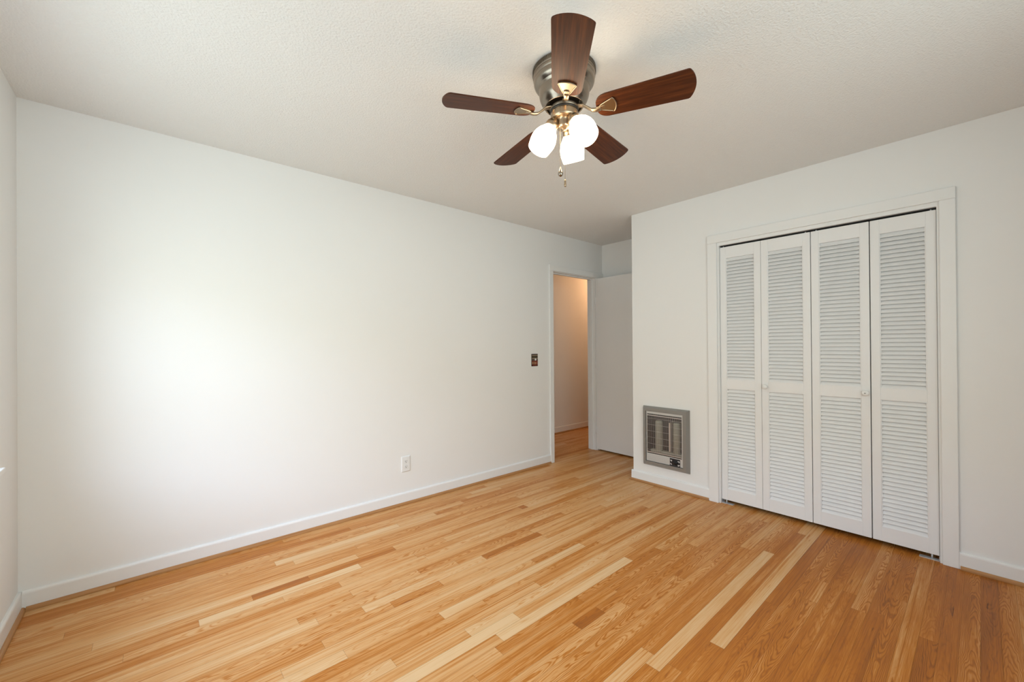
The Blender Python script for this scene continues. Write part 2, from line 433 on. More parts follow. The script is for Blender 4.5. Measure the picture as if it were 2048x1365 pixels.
DJ0, DJ1, DH = 3.200, 3.928, 2.030         # entry door opening between jamb faces, head height
bm = bmesh.new(); wall_with_hole(bm, 1, D, D + WT, X0 - WT, XH1, [(DJ0 - 0.018, DJ1 + 0.018, 0, DH + 0.018)])
struct('wall_left', bm, 'wall', 'long white wall beside the open door')
bm = bmesh.new(); wall_with_hole(bm, 0, X0 - WT, X0, YB - WT, D, [W1])
struct('wall_window', bm, 'wall', 'white window wall at the left edge')
CJ0, CJ1, CH = 0.163, 1.349, 2.012          # closet opening
bm = bmesh.new(); wall_with_hole(bm, 0, L, L + WT, YB, YA - WT, [(CJ0 - 0.018, CJ1 + 0.018, 0, CH + 0.018), (1.62, 1.98, 0.205, 0.665)])
box(bm, L, XA, YA - WT, YA, 0, H)
struct('wall_closet', bm, 'wall', 'white wall holding the louvered closet and heater')
bm = bmesh.new(); box(bm, XA, XA + WT, YB, D, 0, H)
struct('wall_alcove', bm, 'wall', 'back wall of the alcove behind the open door')
bm = bmesh.new(); wall_with_hole(bm, 1, YB - WT, YB, X0, XA + WT, [W2])
struct('wall_back', bm, 'wall', 'wall behind the viewpoint')
bm = bmesh.new(); box(bm, XH0 - WT, XH1 + WT, YH, YH + WT, 0, H)
struct('wall_hall', bm, 'wall', 'hall wall lit warm beyond the doorway')
bm = bmesh.new(); box(bm, XH0 - WT, XH0, D + WT, YH, 0, H); box(bm, XH1, XH1 + WT, D, YH, 0, H)
struct('wall_hall_end', bm, 'wall')
# sheets coloured dark for the shade inside the white closet
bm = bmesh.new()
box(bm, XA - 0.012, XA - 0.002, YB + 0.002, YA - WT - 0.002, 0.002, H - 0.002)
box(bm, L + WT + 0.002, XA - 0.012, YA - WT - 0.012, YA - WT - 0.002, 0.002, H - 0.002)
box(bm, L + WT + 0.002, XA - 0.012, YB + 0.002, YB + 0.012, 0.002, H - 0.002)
struct('wall_closet_shade', bm, 'closet', 'closet inside coloured dark for its shade')

# ------------------------------------------------------------------ baseboards and shoe mouldings
BH, BT = 0.0915, 0.014
def base_prof(t0, sgn):
    """profile in (offset, z), t0 = wall plane, sgn = into the room"""
    P = [(0, 0.0), (BT, 0.0), (BT, BH - 0.014)]
    for k in range(1, 6):
        a = k / 6 * PI / 2
        P.append((BT - 0.009 * (1 - math.cos(a)), BH - 0.014 + 0.014 * math.sin(a)))
    P += [(BT - 0.011, BH), (0, BH)]
    return [(t0 + sgn * o, z + 0.0008) for o, z in P]
def shoe_prof(t0, sgn):
    P = [(BT, 0.0), (BT + 0.0135, 0.0), (BT + 0.0135, 0.006)]
    for k in range(1, 5):
        a = k / 5 * PI / 2
        P.append((BT + 0.0135 * math.cos(a) * 0.98, 0.006 + 0.013 * math.sin(a)))
    P += [(BT, 0.019)]
    return [(t0 + sgn * o, z + 0.0006) for o, z in P]
def baseboard(side, runs, label):
    """runs: (axis, wall plane, sign, a, b)"""
    b1 = bmesh.new()
    for ax, t, s, a, b in runs: prism(b1, base_prof(t, s), a, b, ax)
    struct('baseboard_' + side, b1, 'trim', label)
TN = [0]
def shoe(runs, label, m):
    TN[0] += 1; b1 = bmesh.new()
    for ax, t, s, a, b in runs: prism(b1, shoe_prof(t, s), a, b, ax)
    struct('trim_%d' % TN[0], b1, m, label)
NC = DJ0 - 0.061                              # outer edge of the entry casing
CC0, CC1 = 0.089, 1.431                       # outer edges of the closet casing
baseboard('left', [(0, D, -1, X0 + BT, NC)], 'white baseboard along the long wall')
shoe([(0, D, -1, X0 + BT + 0.0135, NC - 0.003)], 'oak shoe moulding under the long baseboard', 'oak_x')
baseboard('window', [(1, X0, 1, YB, D)], 'white baseboard below the window')
shoe([(1, X0, 1, YB, D - BT)], 'oak shoe moulding along the window wall', 'oak_y')
baseboard('closet', [(1, L, -1, CC1, YA + BT), (0, YA, 1, L, XA)], 'white baseboard below the wall heater')
shoe([(1, L, -1, CC1 + 0.003, YA + BT + 0.0135), (0, YA, 1, L - BT, XA - BT)], 'oak shoe moulding below the wall heater', 'oak_y')
baseboard('right', [(1, L, -1, YB, CC0)], 'white baseboard right of the closet')
shoe([(1, L, -1, YB, CC0 - 0.004)], 'oak shoe moulding right of the closet', 'oak_y')
baseboard('alcove', [(1, XA, -1, YA + BT, D)], 'white baseboard behind the open door')
baseboard('hall', [(0, YH, -1, XH0, XH1)], 'white baseboard in the hall')
shoe([(0, YH, -1, XH0, XH1)], 'oak shoe moulding in the hall', 'oak_x')

# ------------------------------------------------------------------ casings and jambs
CT = 0.017
def next_trim(bm, m, label):
    TN[0] += 1; return struct('trim_%d' % TN[0], bm, m, label)
bm = bmesh.new()                              # entry door casing + jambs
box(bm, NC, DJ0 - 0.006, D - CT, D, 0, 2.036, 0.003)
box(bm, NC, XA - 0.001, D - CT, D, 2.036, 2.100, 0.003)
box(bm, DJ1 + 0.006, 3.995, D - CT, D, 0, 2.036, 0.003)
box(bm, DJ0 - 0.018, DJ0, D, D + WT, 0, DH + 0.018)
box(bm, DJ1, DJ1 + 0.018, D, D + WT, 0, DH + 0.018)
box(bm, DJ0, DJ1, D, D + WT, DH, DH + 0.018)
box(bm, DJ0, DJ0 + 0.011, D + 0.04, D + 0.075, 0, DH - 0.011, 0.001)
box(bm, DJ1 - 0.011, DJ1, D + 0.04, D + 0.075, 0, DH - 0.011, 0.001)
box(bm, DJ0, DJ1, D + 0.04, D + 0.075, DH - 0.011, DH, 0.001)
ct = next_trim(bm, 'trim', 'white casing around the hall doorway')
bm = bmesh.new()                              # strike plate lip on the near jamb
box(bm, DJ0 - 0.001, DJ0 + 0.0025, D - 0.004, D + 0.03, 0.890, 0.945, 0.0008)
struct('strike_plate', bm, 'brass_dark', 'dark brass strike plate', ct)
bm = bmesh.new()                              # closet casing + jambs
box(bm, L - CT, L, CC0, CJ0 - 0.011, 0, 2.036, 0.003)
box(bm, L - CT, L, CJ1 + 0.011, CC1, 0, 2.036, 0.003)
box(bm, L - CT, L, CC0, CC1, 2.036, 2.101, 0.003)
box(bm, L, L + WT, CJ0 - 0.018, CJ0, 0, CH + 0.018)
box(bm, L, L + WT, CJ1, CJ1 + 0.018, 0, CH + 0.018)
box(bm, L, L + WT, CJ0, CJ1, CH, CH + 0.018)
cc = next_trim(bm, 'trim', 'white casing around the louvered closet')
bm = bmesh.new()                              # black track in the head of the opening
box(bm, L + 0.022, L + 0.052, CJ0 + 0.001, CJ1 - 0.001, CH - 0.006, CH)
for yy in (CJ0 + 0.028, 0.735, 0.785, CJ1 - 0.028): pass
struct('door_track', bm, 'dark', 'black overhead bifold track', cc)

# ------------------------------------------------------------------ entry door, opened against the alcove wall
d1 = struct_root('door_1', 'plain white slab door standing open in the alcove', (DJ1 + 0.003, D - 0.004, 0))
bm = bmesh.new(); box(bm, 0, 0.035, -0.708, 0, 0.019, 2.026, 0.0015)
struct('door_slab', bm, 'door', None, d1)
bm = bmesh.new()
for z in (1.765, 1.02, 0.24): tube(bm, [(-0.004, 0.003, z - 0.045), (-0.004, 0.003, z + 0.045)], 0.0055, 10)
struct('hinge', bm, 'door', None, d1)
bm = bmesh.new()
t = bmesh.new(); lathe(t, [(0, 0.062), (0.018, 0.060), (0.026, 0.050), (0.026, 0.040), (0.014, 0.028), (0.010, 0.008), (0.030, 0.006), (0.032, 0.0)], 24)
merge(bm, t, Matrix.Translation((0, -0.645, 0.925)) @ Matrix.Rotation(-PI / 2, 4, 'Y'))
struct('door_knob', bm, 'brass', 'brass door knob', d1)

# ------------------------------------------------------------------ louvered bifold closet doors
XD = L + 0.020
def leaf(parent, ya, yb, knob_y=None, pin_y=None):
    """one louvered leaf between ya and yb (world y), front face at XD"""
    z0, z1 = 0.030, 1.999
    st = 0.043; th = 0.028
    bm = bmesh.new()
    box(bm, XD, XD + th, ya, ya + st, z0, z1, 0.0012, 1); box(bm, XD, XD + th, yb - st, yb, z0, z1, 0.0012, 1)
    zr = ((z0, 0.119), (0.893, 0.967), (1.911, z1))
    for a, b in zr: box(bm, XD + 0.0006, XD + th - 0.0006, ya + st, yb - st, a, b, 0.0008, 1)
    # small bead around each louver field
    for a, b in ((0.119, 0.893), (0.967, 1.911)):
        for y_ in (ya + st, yb - st - 0.004): box(bm, XD + 0.004, XD + 0.022, y_, y_ + 0.004, a, b)
    pnl = struct('leaf', bm, 'louver', None, parent)
    bm = bmesh.new()
    for a, b, n in ((0.119, 0.893, 30), (0.967, 1.911, 37)):
        p = (b - a) / n
        for i in range(n):
            zc = a + (i + 0.5) * p
            # slat: front edge low, back edge high
            fx, bx_ = XD + 0.0030, XD + 0.0235
            h = 0.0134
            P = [(fx, zc - h + 0.0005), (fx + 0.0012, zc - h - 0.0008), (fx + 0.0048, zc - h + 0.0002), (bx_ + 0.001, zc + h - 0.002), (bx_, zc + h), (bx_ - 0.003, zc + h)]
            P = [(x, min(max(z, a - 0.002), b + 0.002)) for x, z in P]
            prism(bm, P, ya + st - 0.001, yb - st + 0.001, 1)
    struct('louvers', bm, 'louver', None, pnl)
    return pnl

Y = [1.3475, 1.0615, 0.758, 0.4545, 0.1655]
def knob(parent, y, hole):
    t = bmesh.new()
    lathe(t, [(0.0, 0.030), (0.010, 0.0295), (0.0165, 0.027), (0.0185, 0.022), (0.0175, 0.017), (0.011, 0.012), (0.0085, 0.006), (0.0105, 0.0)], 32)
    if hole: pass
    bm = bmesh.new(); merge(bm, t, Matrix.Translation((XD, y, 0.930)) @ Matrix.Rotation(-PI / 2, 4, 'Y'))
    k = struct('knob', bm, 'white_plastic', 'round white knob', parent)
    if hole:
        bm = bmesh.new(); box(bm, XD - 0.0310, XD - 0.029, y - 0.004, y + 0.004, 0.9285, 0.9315)
        struct('screw_slot', bm, 'slot', 'dark screw slot', k)
def pins(parent, ys, yfloor):
    bm = bmesh.new()
    for y in ys: tube(bm, [(XD + 0.012, y, 1.998), (XD + 0.012, y, CH - 0.001)], 0.0035, 8)
    struct('top_pin', bm, 'steel', 'steel top pins', parent)
    bm = bmesh.new()
    a, b = yfloor
    box(bm, XD - 0.008, XD + 0.024, a, b, 0.0008, 0.0045)
    e = a if abs(a - CJ0) < abs(b - CJ1) else b
    box(bm, XD - 0.008, XD + 0.024, e - 0.0012, e + 0.0012, 0.0008, 0.028)
    yp = e + (0.03 if e == a else -0.03)
    tube(bm, [(XD + 0.010, yp, 0.003), (XD + 0.010, yp, 0.031)], 0.004, 8)
    struct('floor_bracket', bm, 'steel', 'zinc floor pivot bracket', parent)
d2 = struct_root('door_2', 'left louvered bifold pair of the closet')
leaf(d2, Y[1] + 0.001, Y[0]); leaf(d2, Y[2] + 0.002, Y[1] - 0.001)
knob(d2, Y[1] - 0.026, False); pins(d2, (CJ1 - 0.024, Y[2] + 0.03), (CJ1 - 0.085, CJ1 - 0.003))
d3 = struct_root('door_3', 'right louvered bifold pair of the closet')
leaf(d3, Y[3] + 0.0025, Y[2] - 0.002); leaf(d3, Y[4], Y[3] - 0.0025)
knob(d3, Y[3] + 0.024, True); pins(d3, (CJ0 + 0.024, Y[2] - 0.03), (CJ0 + 0.003, CJ0 + 0.085))

# ------------------------------------------------------------------ windows (light sources of the room)
def window(name, axis, plane, sgn, a, b, z0, z1, label):
    """plane: room face of the wall; sgn: direction out of the room"""
    root = struct_root(name, label)
    def B(bm, p, q, t0, t1, za, zb, bev=0.0):
        lo, hi = sorted((plane + sgn * t0, plane + sgn * t1))
        if axis == 0: box(bm, lo, hi, p, q, za, zb, bev)
        else: box(bm, p, q, lo, hi, za, zb, bev)
    bm = bmesh.new(); w = 0.058
    B(bm, a - 0.012 - w + 0.012, a, -0.017, 0.0, z0 - 0.005, z1 + w, 0.003); B(bm, b, b + w - 0.012, -0.017, 0.0, z0 - 0.005, z1 + w, 0.003)
    B(bm, a, b, -0.017, 0.0, z1, z1 + w, 0.003)
    struct('window_casing', bm, 'trim', None, root)
    bm = bmesh.new(); B(bm, a - 0.052, b + 0.052, -0.055, 0.02, z0 - 0.026, z0 - 0.005, 0.004)
    B(bm, a - 0.04, b + 0.04, -0.016, 0.0, z0 - 0.085, z0 - 0.026, 0.003)
    struct('window_sill', bm, 'trim', None, root)
    bm = bmesh.new()
    B(bm, a, a + 0.012, 0.0, 0.115, z0, z1); B(bm, b - 0.012, b, 0.0, 0.115, z0, z1); B(bm, a, b, 0.0, 0.115, z1 - 0.012, z1); B(bm, a, b, 0.0, 0.115, z0 - 0.005, z0 + 0.02)
    zm = (z0 + z1) / 2
    for p, q in ((a + 0.012, a + 0.036), (b - 0.036, b - 0.012)): B(bm, p, q, 0.075, 0.105, z0 + 0.02, z1 - 0.02)
    for p, q in ((z0 + 0.02, z0 + 0.045), (zm - 0.014, zm + 0.014), (z1 - 0.036, z1 - 0.012)): B(bm, a + 0.036, b - 0.036, 0.075, 0.105, p, q)
    struct('window_frame', bm, 'trim', None, root)
    bm = bmesh.new(); B(bm, a + 0.034, b - 0.034, 0.088, 0.092, z0 + 0.04, z1 - 0.03)
    struct('window_pane', bm, 'glass', None, root)
window('window_1', 0, X0, -1, *W1, 'window at the left edge, only its sill tip in view')
bm = bmesh.new(); box(bm, X0 + 0.1, XA + 0.6, YB - WT - 3.4, YB - WT, 2.10, 2.22)  # unseen slab, added to keep sky beams out of the rear window
struct('sky_blocker', bm, 'trim', 'added slab blocking the sky above the rear window')
window('fill_window', 1, YB, -1, *W2, 'unseen window added behind the viewpoint for fill light')  # added out of view to supply soft fill light

# ------------------------------------------------------------------ ceiling fan
FX, FY = 1.3501, 1.190
fan = thing('ceiling_fan', 'five-blade hugger ceiling fan with dark walnut blades and three lit white glass shades', 'ceiling fan', (FX, FY, H))
def zr(z): return z - H
bm = bmesh.new()
prof = [(0.129, 2.4398), (0.1345, 2.437), (0.1350, 2.418), (0.1325, 2.4155), (0.1325, 2.4125), (0.1342, 2.410), (0.1338, 2.402), (0.1305, 2.3985),
        (0.1300, 2.395), (0.1318, 2.392), (0.1312, 2.384), (0.1285, 2.376), (0.1230, 2.368), (0.1165, 2.3625), (0.1145, 2.3605), (0.1140, 2.357), (0.1105, 2.354),
        (0.1095, 2.347), (0.1083, 2.333), (0.1055, 2.319), (0.1000, 2.305), (0.0925, 2.2935), (0.0865, 2.2865), (0.0850, 2.2830), (0.0835, 2.2812), (0.0805, 2.2812),
        (0.0785, 2.284), (0.0780, 2.30), (0.0775, 2.325), (0.0, 2.325)]
lathe(bm, [(r, zr(z)) for r, z in prof], 72)
housing = obj('motor_housing', bm, 'pewter', fan)
bm = bmesh.new()                                   # knurled band round the ceiling rim
for k in range(120):
    a = 2 * PI * k / 120
    t = bmesh.new(); box(t, 0.1335, 0.1368, -0.0019, 0.0019, zr(2.4185), zr(2.4365))
    merge(bm, t, Matrix.Rotation(a, 4, 'Z'))
obj('knurled_rim', bm, 'pewter_dark', housing)
bm = bmesh.new()
lathe(bm, [(0.0, zr(2.322)), (0.064, zr(2.322)), (0.0645, zr(2.300)), (0.0615, zr(2.298)), (0.0615, zr(2.282)), (0.0625, zr(2.280)), (0.0625, zr(2.2665)), (0.060, zr(2.2645)), (0, zr(2.2645))], 48)
fly = obj('flywheel', bm, 'pewter_dark', fan)
bm = bmesh.new()
lathe(bm, [(0.0, zr(2.2645)), (0.0618, zr(2.2645)), (0.0622, zr(2.262)), (0.0618, zr(2.2585)), (0.0, zr(2.2585))], 48)
obj('rubber_ring', bm, 'black', fan)
bm = bmesh.new()
lathe(bm, [(0.0, zr(2.2585)), (0.0585, zr(2.2585)), (0.0592, zr(2.257)), (0.0592, zr(2.234)), (0.0575, zr(2.228)), (0.052, zr(2.2245)), (0.040, zr(2.223)),
           (0.0345, zr(2.221)), (0.033, zr(2.214)), (0.033, zr(2.196)), (0.0315, zr(2.190)), (0.026, zr(2.1865)), (0.012, zr(2.1855)), (0.009, zr(2.181)), (0.0, zr(2.180))], 48)
sw = obj('switch_housing', bm, 'brass', fan)
for a in (math.radians(q) for q in (178, 205, 232, 280, 320)):      # screws round the housing
    bm = bmesh.new(); sphere(bm, (0.0595 * math.cos(a), 0.0595 * math.sin(a), zr(2.2505)), 0.0030, 10)
    obj('screw', bm, 'pewter_dark', sw)

# blades: local x runs outward
TILT = (-0.0083, -0.0347)      # the rotor hangs slightly out of level
R0, RT = 0.140, 0.5275
def blade_outline():
    P = []
    w0, w1 = 0.0605, 0.0712
    rc0 = 0.045
    for k in range(9):        # root, lower corner -> upper corner (rounded)
        a = PI + k / 8 * PI / 2
        P.append((R0 + rc0 + rc0 * math.cos(a), -w0 + rc0 + rc0 * math.sin(a)))
    rc = 0.010
    for k in range(6):
        a = -PI / 2 + k / 5 * PI / 2 * 0.82
        P.append((0.5085 - rc + rc * math.cos(a) + 0.001, -w1 + rc + rc * math.sin(a)))
    n = 12
    for k in range(1, n):
        s = -1 + 2 * k / n
        P.append((0.5095 + 0.018 * (1 - abs(s) ** 2.0), s * (w1 - rc * 0.6)))
    for k in range(6):
        a = PI / 2 * 0.18 + k / 5 * PI / 2 * 0.82
        P.append((0.5085 - rc + rc * math.cos(a) + 0.001, w1 - rc + rc * math.sin(a)))
    for k in range(9):
        a = PI / 2 + k / 8 * PI / 2
        P.append((R0 + rc0 + rc0 * math.cos(a), w0 - rc0 + rc0 * math.sin(a)))
    return P
def slab(poly, z0, z1, bev=0.0):
    b = bmesh.new(); prism(b, poly, z0, z1, 2)
    if bev:
        es = [e for e in b.edges if abs(e.verts[0].co.z - e.verts[1].co.z) < 1e-7]
        bmesh.ops.bevel(b, geom=es, offset=bev, segments=2, profile=0.5, affect='EDGES')
    return b
BZ = 2.244 - H
bl_bm = slab(blade_outline(), 0.0, 0.0055, 0.0012)
blade0 = obj('blade', bl_bm, 'blade', fan)
# iron: shield plate under the blade root, with a raised rim and a curved arm back to the flywheel
def shield(r_in, r_out, w_in, w_out, bulge=0.010):
    P = [(r_in, -w_in), ]
    n = 6
    for k in range(1, n): P.append((r_in + (r_out - r_in) * k / n, -(w_in + (w_out - w_in) * (k / n) ** 0.85)))
    P += [(r_out - 0.003, -w_out), (r_out, -w_out + 0.003)]
    for k in range(1, 8):
        s = -1 + 2 * k / 8
        P.append((r_out + bulge * (1 - s * s), s * (w_out - 0.003)))
    P += [(r_out, w_out - 0.003), (r_out - 0.003, w_out)]
    for k in range(n - 1, 0, -1): P.append((r_in + (r_out - r_in) * k / n, (w_in + (w_out - w_in) * (k / n) ** 0.85)))
    P.append((r_in, w_in))
    return P
bm = bmesh.new()
merge(bm, slab(shield(0.150, 0.212, 0.0085, 0.0365), -0.0042, -0.0003, 0.0012))
outer = shield(0.150, 0.212, 0.0085, 0.0365); 
cx_, cy_ = 0.187, 0.0
tube(bm, [(x, y, -0.0045) for x, y in outer] + [(outer[0][0], outer[0][1], -0.0045)], 0.0022, 8)
# tongue
t = slab([(0.140, -0.010), (0.172, -0.0115), (0.176, -0.006), (0.176, 0.006), (0.172, 0.0115), (0.140, 0.010)], -0.0085, -0.004, 0.001); merge(bm, t)
iron0 = obj('blade_iron', bm, 'brass', blade0)
iron0['label'] = 'brass shield-shaped blade bracket'

def set_blade(b, k):
    a = math.radians(8.8878 + 72 * k)
    Rz = Matrix.Rotation(a, 4, 'Z'); Rp = Matrix.Rotation(math.radians(-12.24), 4, 'X')
    th = Matrix(((1, 0, 0), (0, 1, 0), (TILT[0], TILT[1], 1)))
    n = Vector((-TILT[0], -TILT[1], 1)).normalized()
    q = Vector((0, 0, 1)).rotation_difference(n).to_matrix().to_4x4()
    b.matrix_local = Matrix.Translation((0, 0, BZ)) @ q @ Rz @ Rp
    return q @ Rz, a
arms = []
for k in range(5):
    if k == 0: b = blade0
    else:
        b = blade0.copy(); COL.objects.link(b); b.parent = fan
        i = iron0.copy(); COL.objects.link(i); i.parent = b
    mw, a = set_blade(b, k)
    # curved arm from flywheel to bracket
    bm = bmesh.new()
    path = [(0.050, 0.030), (0.066, 0.0295), (0.084, 0.024), (0.104, 0.008), (0.122, -0.006), (0.140, -0.0095), (0.158, -0.0075)]
    secs = []
    for i_, (r, z) in enumerate(path):
        tw = math.radians(-12.24) * max(0.0, (i_ - 2) / 4)
        hw = (0.0125, 0.0125, 0.0115, 0.0105, 0.0100, 0.0100, 0.0095)[i_]; ht = 0.0030
        ring = []
        for sy, sz in ((-1, -1), (-0.8, -1.35), (0.8, -1.35), (1, -1), (1, 1), (-1, 1)):
            y_, z_ = sy * hw, sz * ht
            ring.append(bm.verts.new((r, y_ * math.cos(tw) - z_ * math.sin(tw), z + y_ * math.sin(tw) + z_ * math.cos(tw))))
        secs.append(ring)
    for A, B in zip(secs, secs[1:]):
        for j in range(6):
            f = bm.faces.new((A[j], A[(j + 1) % 6], B[(j + 1) % 6], B[j])); f.smooth = True
    bm.faces.new(secs[0][::-1]); bm.faces.new(secs[-1])
    # sub-division for a soft S curve
    bmesh.ops.subdivide_edges(bm, edges=[e for e in bm.edges if abs(e.verts[0].co.x - e.verts[1].co.x) > 0.005], cuts=2, smooth=0.8)
    ar = obj('bracket_arm', bm, 'brass', fan)
    ar.matrix_local = Matrix.Translation((0, 0, BZ)) @ mw

# light kit: three holders with tulip shades and bulbs
for k, az in enumerate((20, 147, 267)):
    a = math.radians(az); tilt = math.radians((28, 29, 37)[k])
    d = Vector((math.sin(tilt) * math.cos(a), math.sin(tilt) * math.sin(a), -math.cos(tilt)))
    p0 = Vector((0.045 * math.cos(a), 0.045 * math.sin(a), zr(2.2175)))
    rotm = Vector((0, 0, 1)).rotation_difference(d).to_matrix().to_4x4()
    mw = Matrix.Translation(p0) @ rotm
    bm = bmesh.new()
    lathe(bm, [(0.0, -0.010), (0.012, -0.009), (0.0185, -0.003), (0.0225, 0.006), (0.0265, 0.012), (0.0285, 0.020), (0.0285, 0.034), (0.0270, 0.036), (0.0265, 0.030), (0.0, 0.028)], 36)
    h = obj('lamp_holder', bm, 'brass', fan); h.matrix_local = mw
    bm = bmesh.new(); inv = mw.inverted()
    q0 = inv @ Vector((0.020 * math.cos(a), 0.020 * math.sin(a), zr(2.208)))
    tube(bm, [q0, (q0 + Vector((0, 0, -0.004))) / 2, (0, 0, -0.004)], 0.0085, 12)
    obj('lamp_arm', bm, 'brass', h)
    bm = bmesh.new()
    prof = [(0.0255, 0.031), (0.0275, 0.037), (0.034, 0.047), (0.0425, 0.060), (0.0495, 0.075), (0.0535, 0.090), (0.0545, 0.104), (0.0530, 0.120), (0.0500, 0.135), (0.0470, 0.149)]
    inner = [(r - 0.0025, z) for r, z in prof[::-1]]
    lathe(bm, prof + inner, 48)
    obj('glass_shade', bm, 'shade', h)
    bm = bmesh.new()
    lathe(bm, [(0.0, 0.110), (0.014, 0.107), (0.024, 0.097), (0.027, 0.085), (0.024, 0.070), (0.015, 0.052), (0.0125, 0.036), (0.0, 0.034)], 24)
    obj('bulb', bm, 'bulb', h)

# pull chains with fobs
def chain(x, y, ztop, zend, kind):
    bm = bmesh.new(); n = int((ztop - zend) / 0.0042)
    tube(bm, [(x, y, zr(ztop)), (x, y, zr(zend))], 0.0007, 6)
    for i in range(n):
        t = bmesh.new(); bmesh.ops.create_icosphere(t, subdivisions=1, radius=0.0012)
        for f in t.faces: f.smooth = True
        merge(bm, t, Matrix.Translation((x, y, zr(ztop) - (i + 0.5) * 0.0042)))
    c = obj('pull_chain', bm, 'brass', fan)
    bm = bmesh.new()
    if kind == 'drop': pr_ = [(0.0, 0.002), (0.0022, 0.0), (0.0035, -0.006), (0.0075, -0.017), (0.0105, -0.026), (0.0108, -0.031), (0.0080, -0.037), (0.003, -0.041), (0.0, -0.042)]
    else: pr_ = [(0.0, 0.001), (0.0025, 0.0), (0.0042, -0.004), (0.0046, -0.014), (0.0040, -0.016), (0.0052, -0.018), (0.0056, -0.026), (0.0045, -0.030), (0.0, -0.031)]
    lathe(bm, pr_, 20)
    fb = obj('chain_fob', bm, 'pewter' if kind == 'drop' else 'brass', c, (x, y, zr(zend)))
    fb['label'] = 'teardrop pull-chain fob' if kind == 'drop' else 'small bell-shaped pull-chain fob'
cax = math.radians(205)
chain(0.0625 * math.cos(cax), 0.0625 * math.sin(cax), 2.2505, 1.995, 'drop')
chain(-0.026, -0.025, 2.200, 1.950, 'bell')

# ------------------------------------------------------------------ wall heater
hy0, hy1, hz0, hz1 = 1.588, 2.012, 0.169, 0.695     # flange on the wall
HD = 0.043                                           # depth of the front
fy0, fy1, fz0, fz1 = 1.603, 1.994, 0.189, 0.682      # front rectangle
oy0, oy1, oz0, oz1 = 1.6305, 1.9710, 0.213, 0.656    # opening
heater = thing('wall_heater', 'grey framed electric wall heater with a silver wire grille beside the closet', 'heater', (L, (hy0 + hy1) / 2, hz0))
hb = Vector((L, (hy0 + hy1) / 2, hz0))
def hpart(name, bm, m, label=None, parent=None):
    bmesh.ops.translate(bm, verts=bm.verts, vec=-hb)
    o = obj(name, bm, m, parent or heater)
    if label: o['label'] = label
    return o
bm = bmesh.new()
def rect(x, a, b, c, d): return [bm.verts.new((x, *q)) for q in ((a, c), (b, c), (b, d), (a, d))]
rw = rect(L - 0.001, hy0, hy1, hz0, hz1); rw2 = rect(L - 0.005, hy0, hy1, hz0, hz1)
rf = rect(L - HD, fy0, fy1, fz0, fz1)
ro = rect(L - HD, oy0, oy1, oz0, oz1); rb = rect(L - HD + 0.014, oy0, oy1, oz0, oz1)
for A, B in ((rw, rw2), (rw2, rf), (rf, ro), (ro, rb)):
    for i in range(4): bm.faces.new((A[i], A[(i + 1) % 4], B[(i + 1) % 4], B[i]))
hpart('frame', bm, 'heater_frame')
# silver face plate with a window for the grille
XP = L - HD + 0.010
gy0, gy1, gz0, gz1 = 1.6440, 1.9600, 0.284, 0.633    # grille window
bm = bmesh.new(); g = 0.003
py0, py1, pz0, pz1 = oy0 + g, oy1 - g, oz0 + g, oz1 - g
box(bm, XP, XP + 0.004, py0, gy0, pz0, pz1); box(bm, XP, XP + 0.004, gy1, py1, pz0, pz1)
box(bm, XP, XP + 0.004, gy0, gy1, gz1, pz1); box(bm, XP, XP + 0.004, gy0, gy1, pz0, gz0)
# fine embossed lines on the left of the lower band
for i in range(6):
    z = 0.228 + i * 0.0078
    box(bm, XP - 0.0018, XP + 0.001, 1.765, 1.957, z, z + 0.0032)
face = hpart('face_plate', bm, 'heater_panel')
# grille wires
bm = bmesh.new(); NW = 34
for i in range(NW):
    y = gy0 + (i + 0.5) / NW * (gy1 - gy0)
    tube(bm, [(XP + 0.004, y, gz0 + 0.001), (XP - 0.003, y, gz0 + 0.009), (XP - 0.004, y, gz0 + 0.016), (XP - 0.004, y, gz1 - 0.016), (XP - 0.003, y, gz1 - 0.009), (XP + 0.004, y, gz1 - 0.001)], 0.00095, 6)
for i in range(6):
    z = gz0 + 0.032 + i * (gz1 - gz0 - 0.072) / 5
    tube(bm, [(XP - 0.0015, gy0 - 0.006, z), (XP - 0.0015, gy1 + 0.006, z)], 0.0011, 6)
for z in (gz0 + 0.0125, gz1 - 0.0125): box(bm, XP - 0.003, XP - 0.0005, gy0, gy1, z - 0.0035, z + 0.0035)
hpart('wire_grille', bm, 'wire', 'bright wire grille')
# interior box
bm = bmesh.new(); xi = L + 0.055
pts = [(XP + 0.006, oy0 + 0.002), (xi, oy0 + 0.02), (xi, oy1 - 0.02), (XP + 0.006, oy1 - 0.002)]
for z in (oz0 + 0.004, oz1 - 0.004):
    bm.faces.new([bm.verts.new((x, y, z)) for x, y in pts])
for (xa_, ya_), (xb_, yb_) in zip(pts[:3], pts[1:]):
    bm.faces.new([bm.verts.new(p) for p in ((xa_, ya_, oz0 + 0.004), (xb_, yb_, oz0 + 0.004), (xb_, yb_, oz1 - 0.004), (xa_, ya_, oz1 - 0.004))])
hpart('heater_interior', bm, 'heater_in', 'dark brown inside')
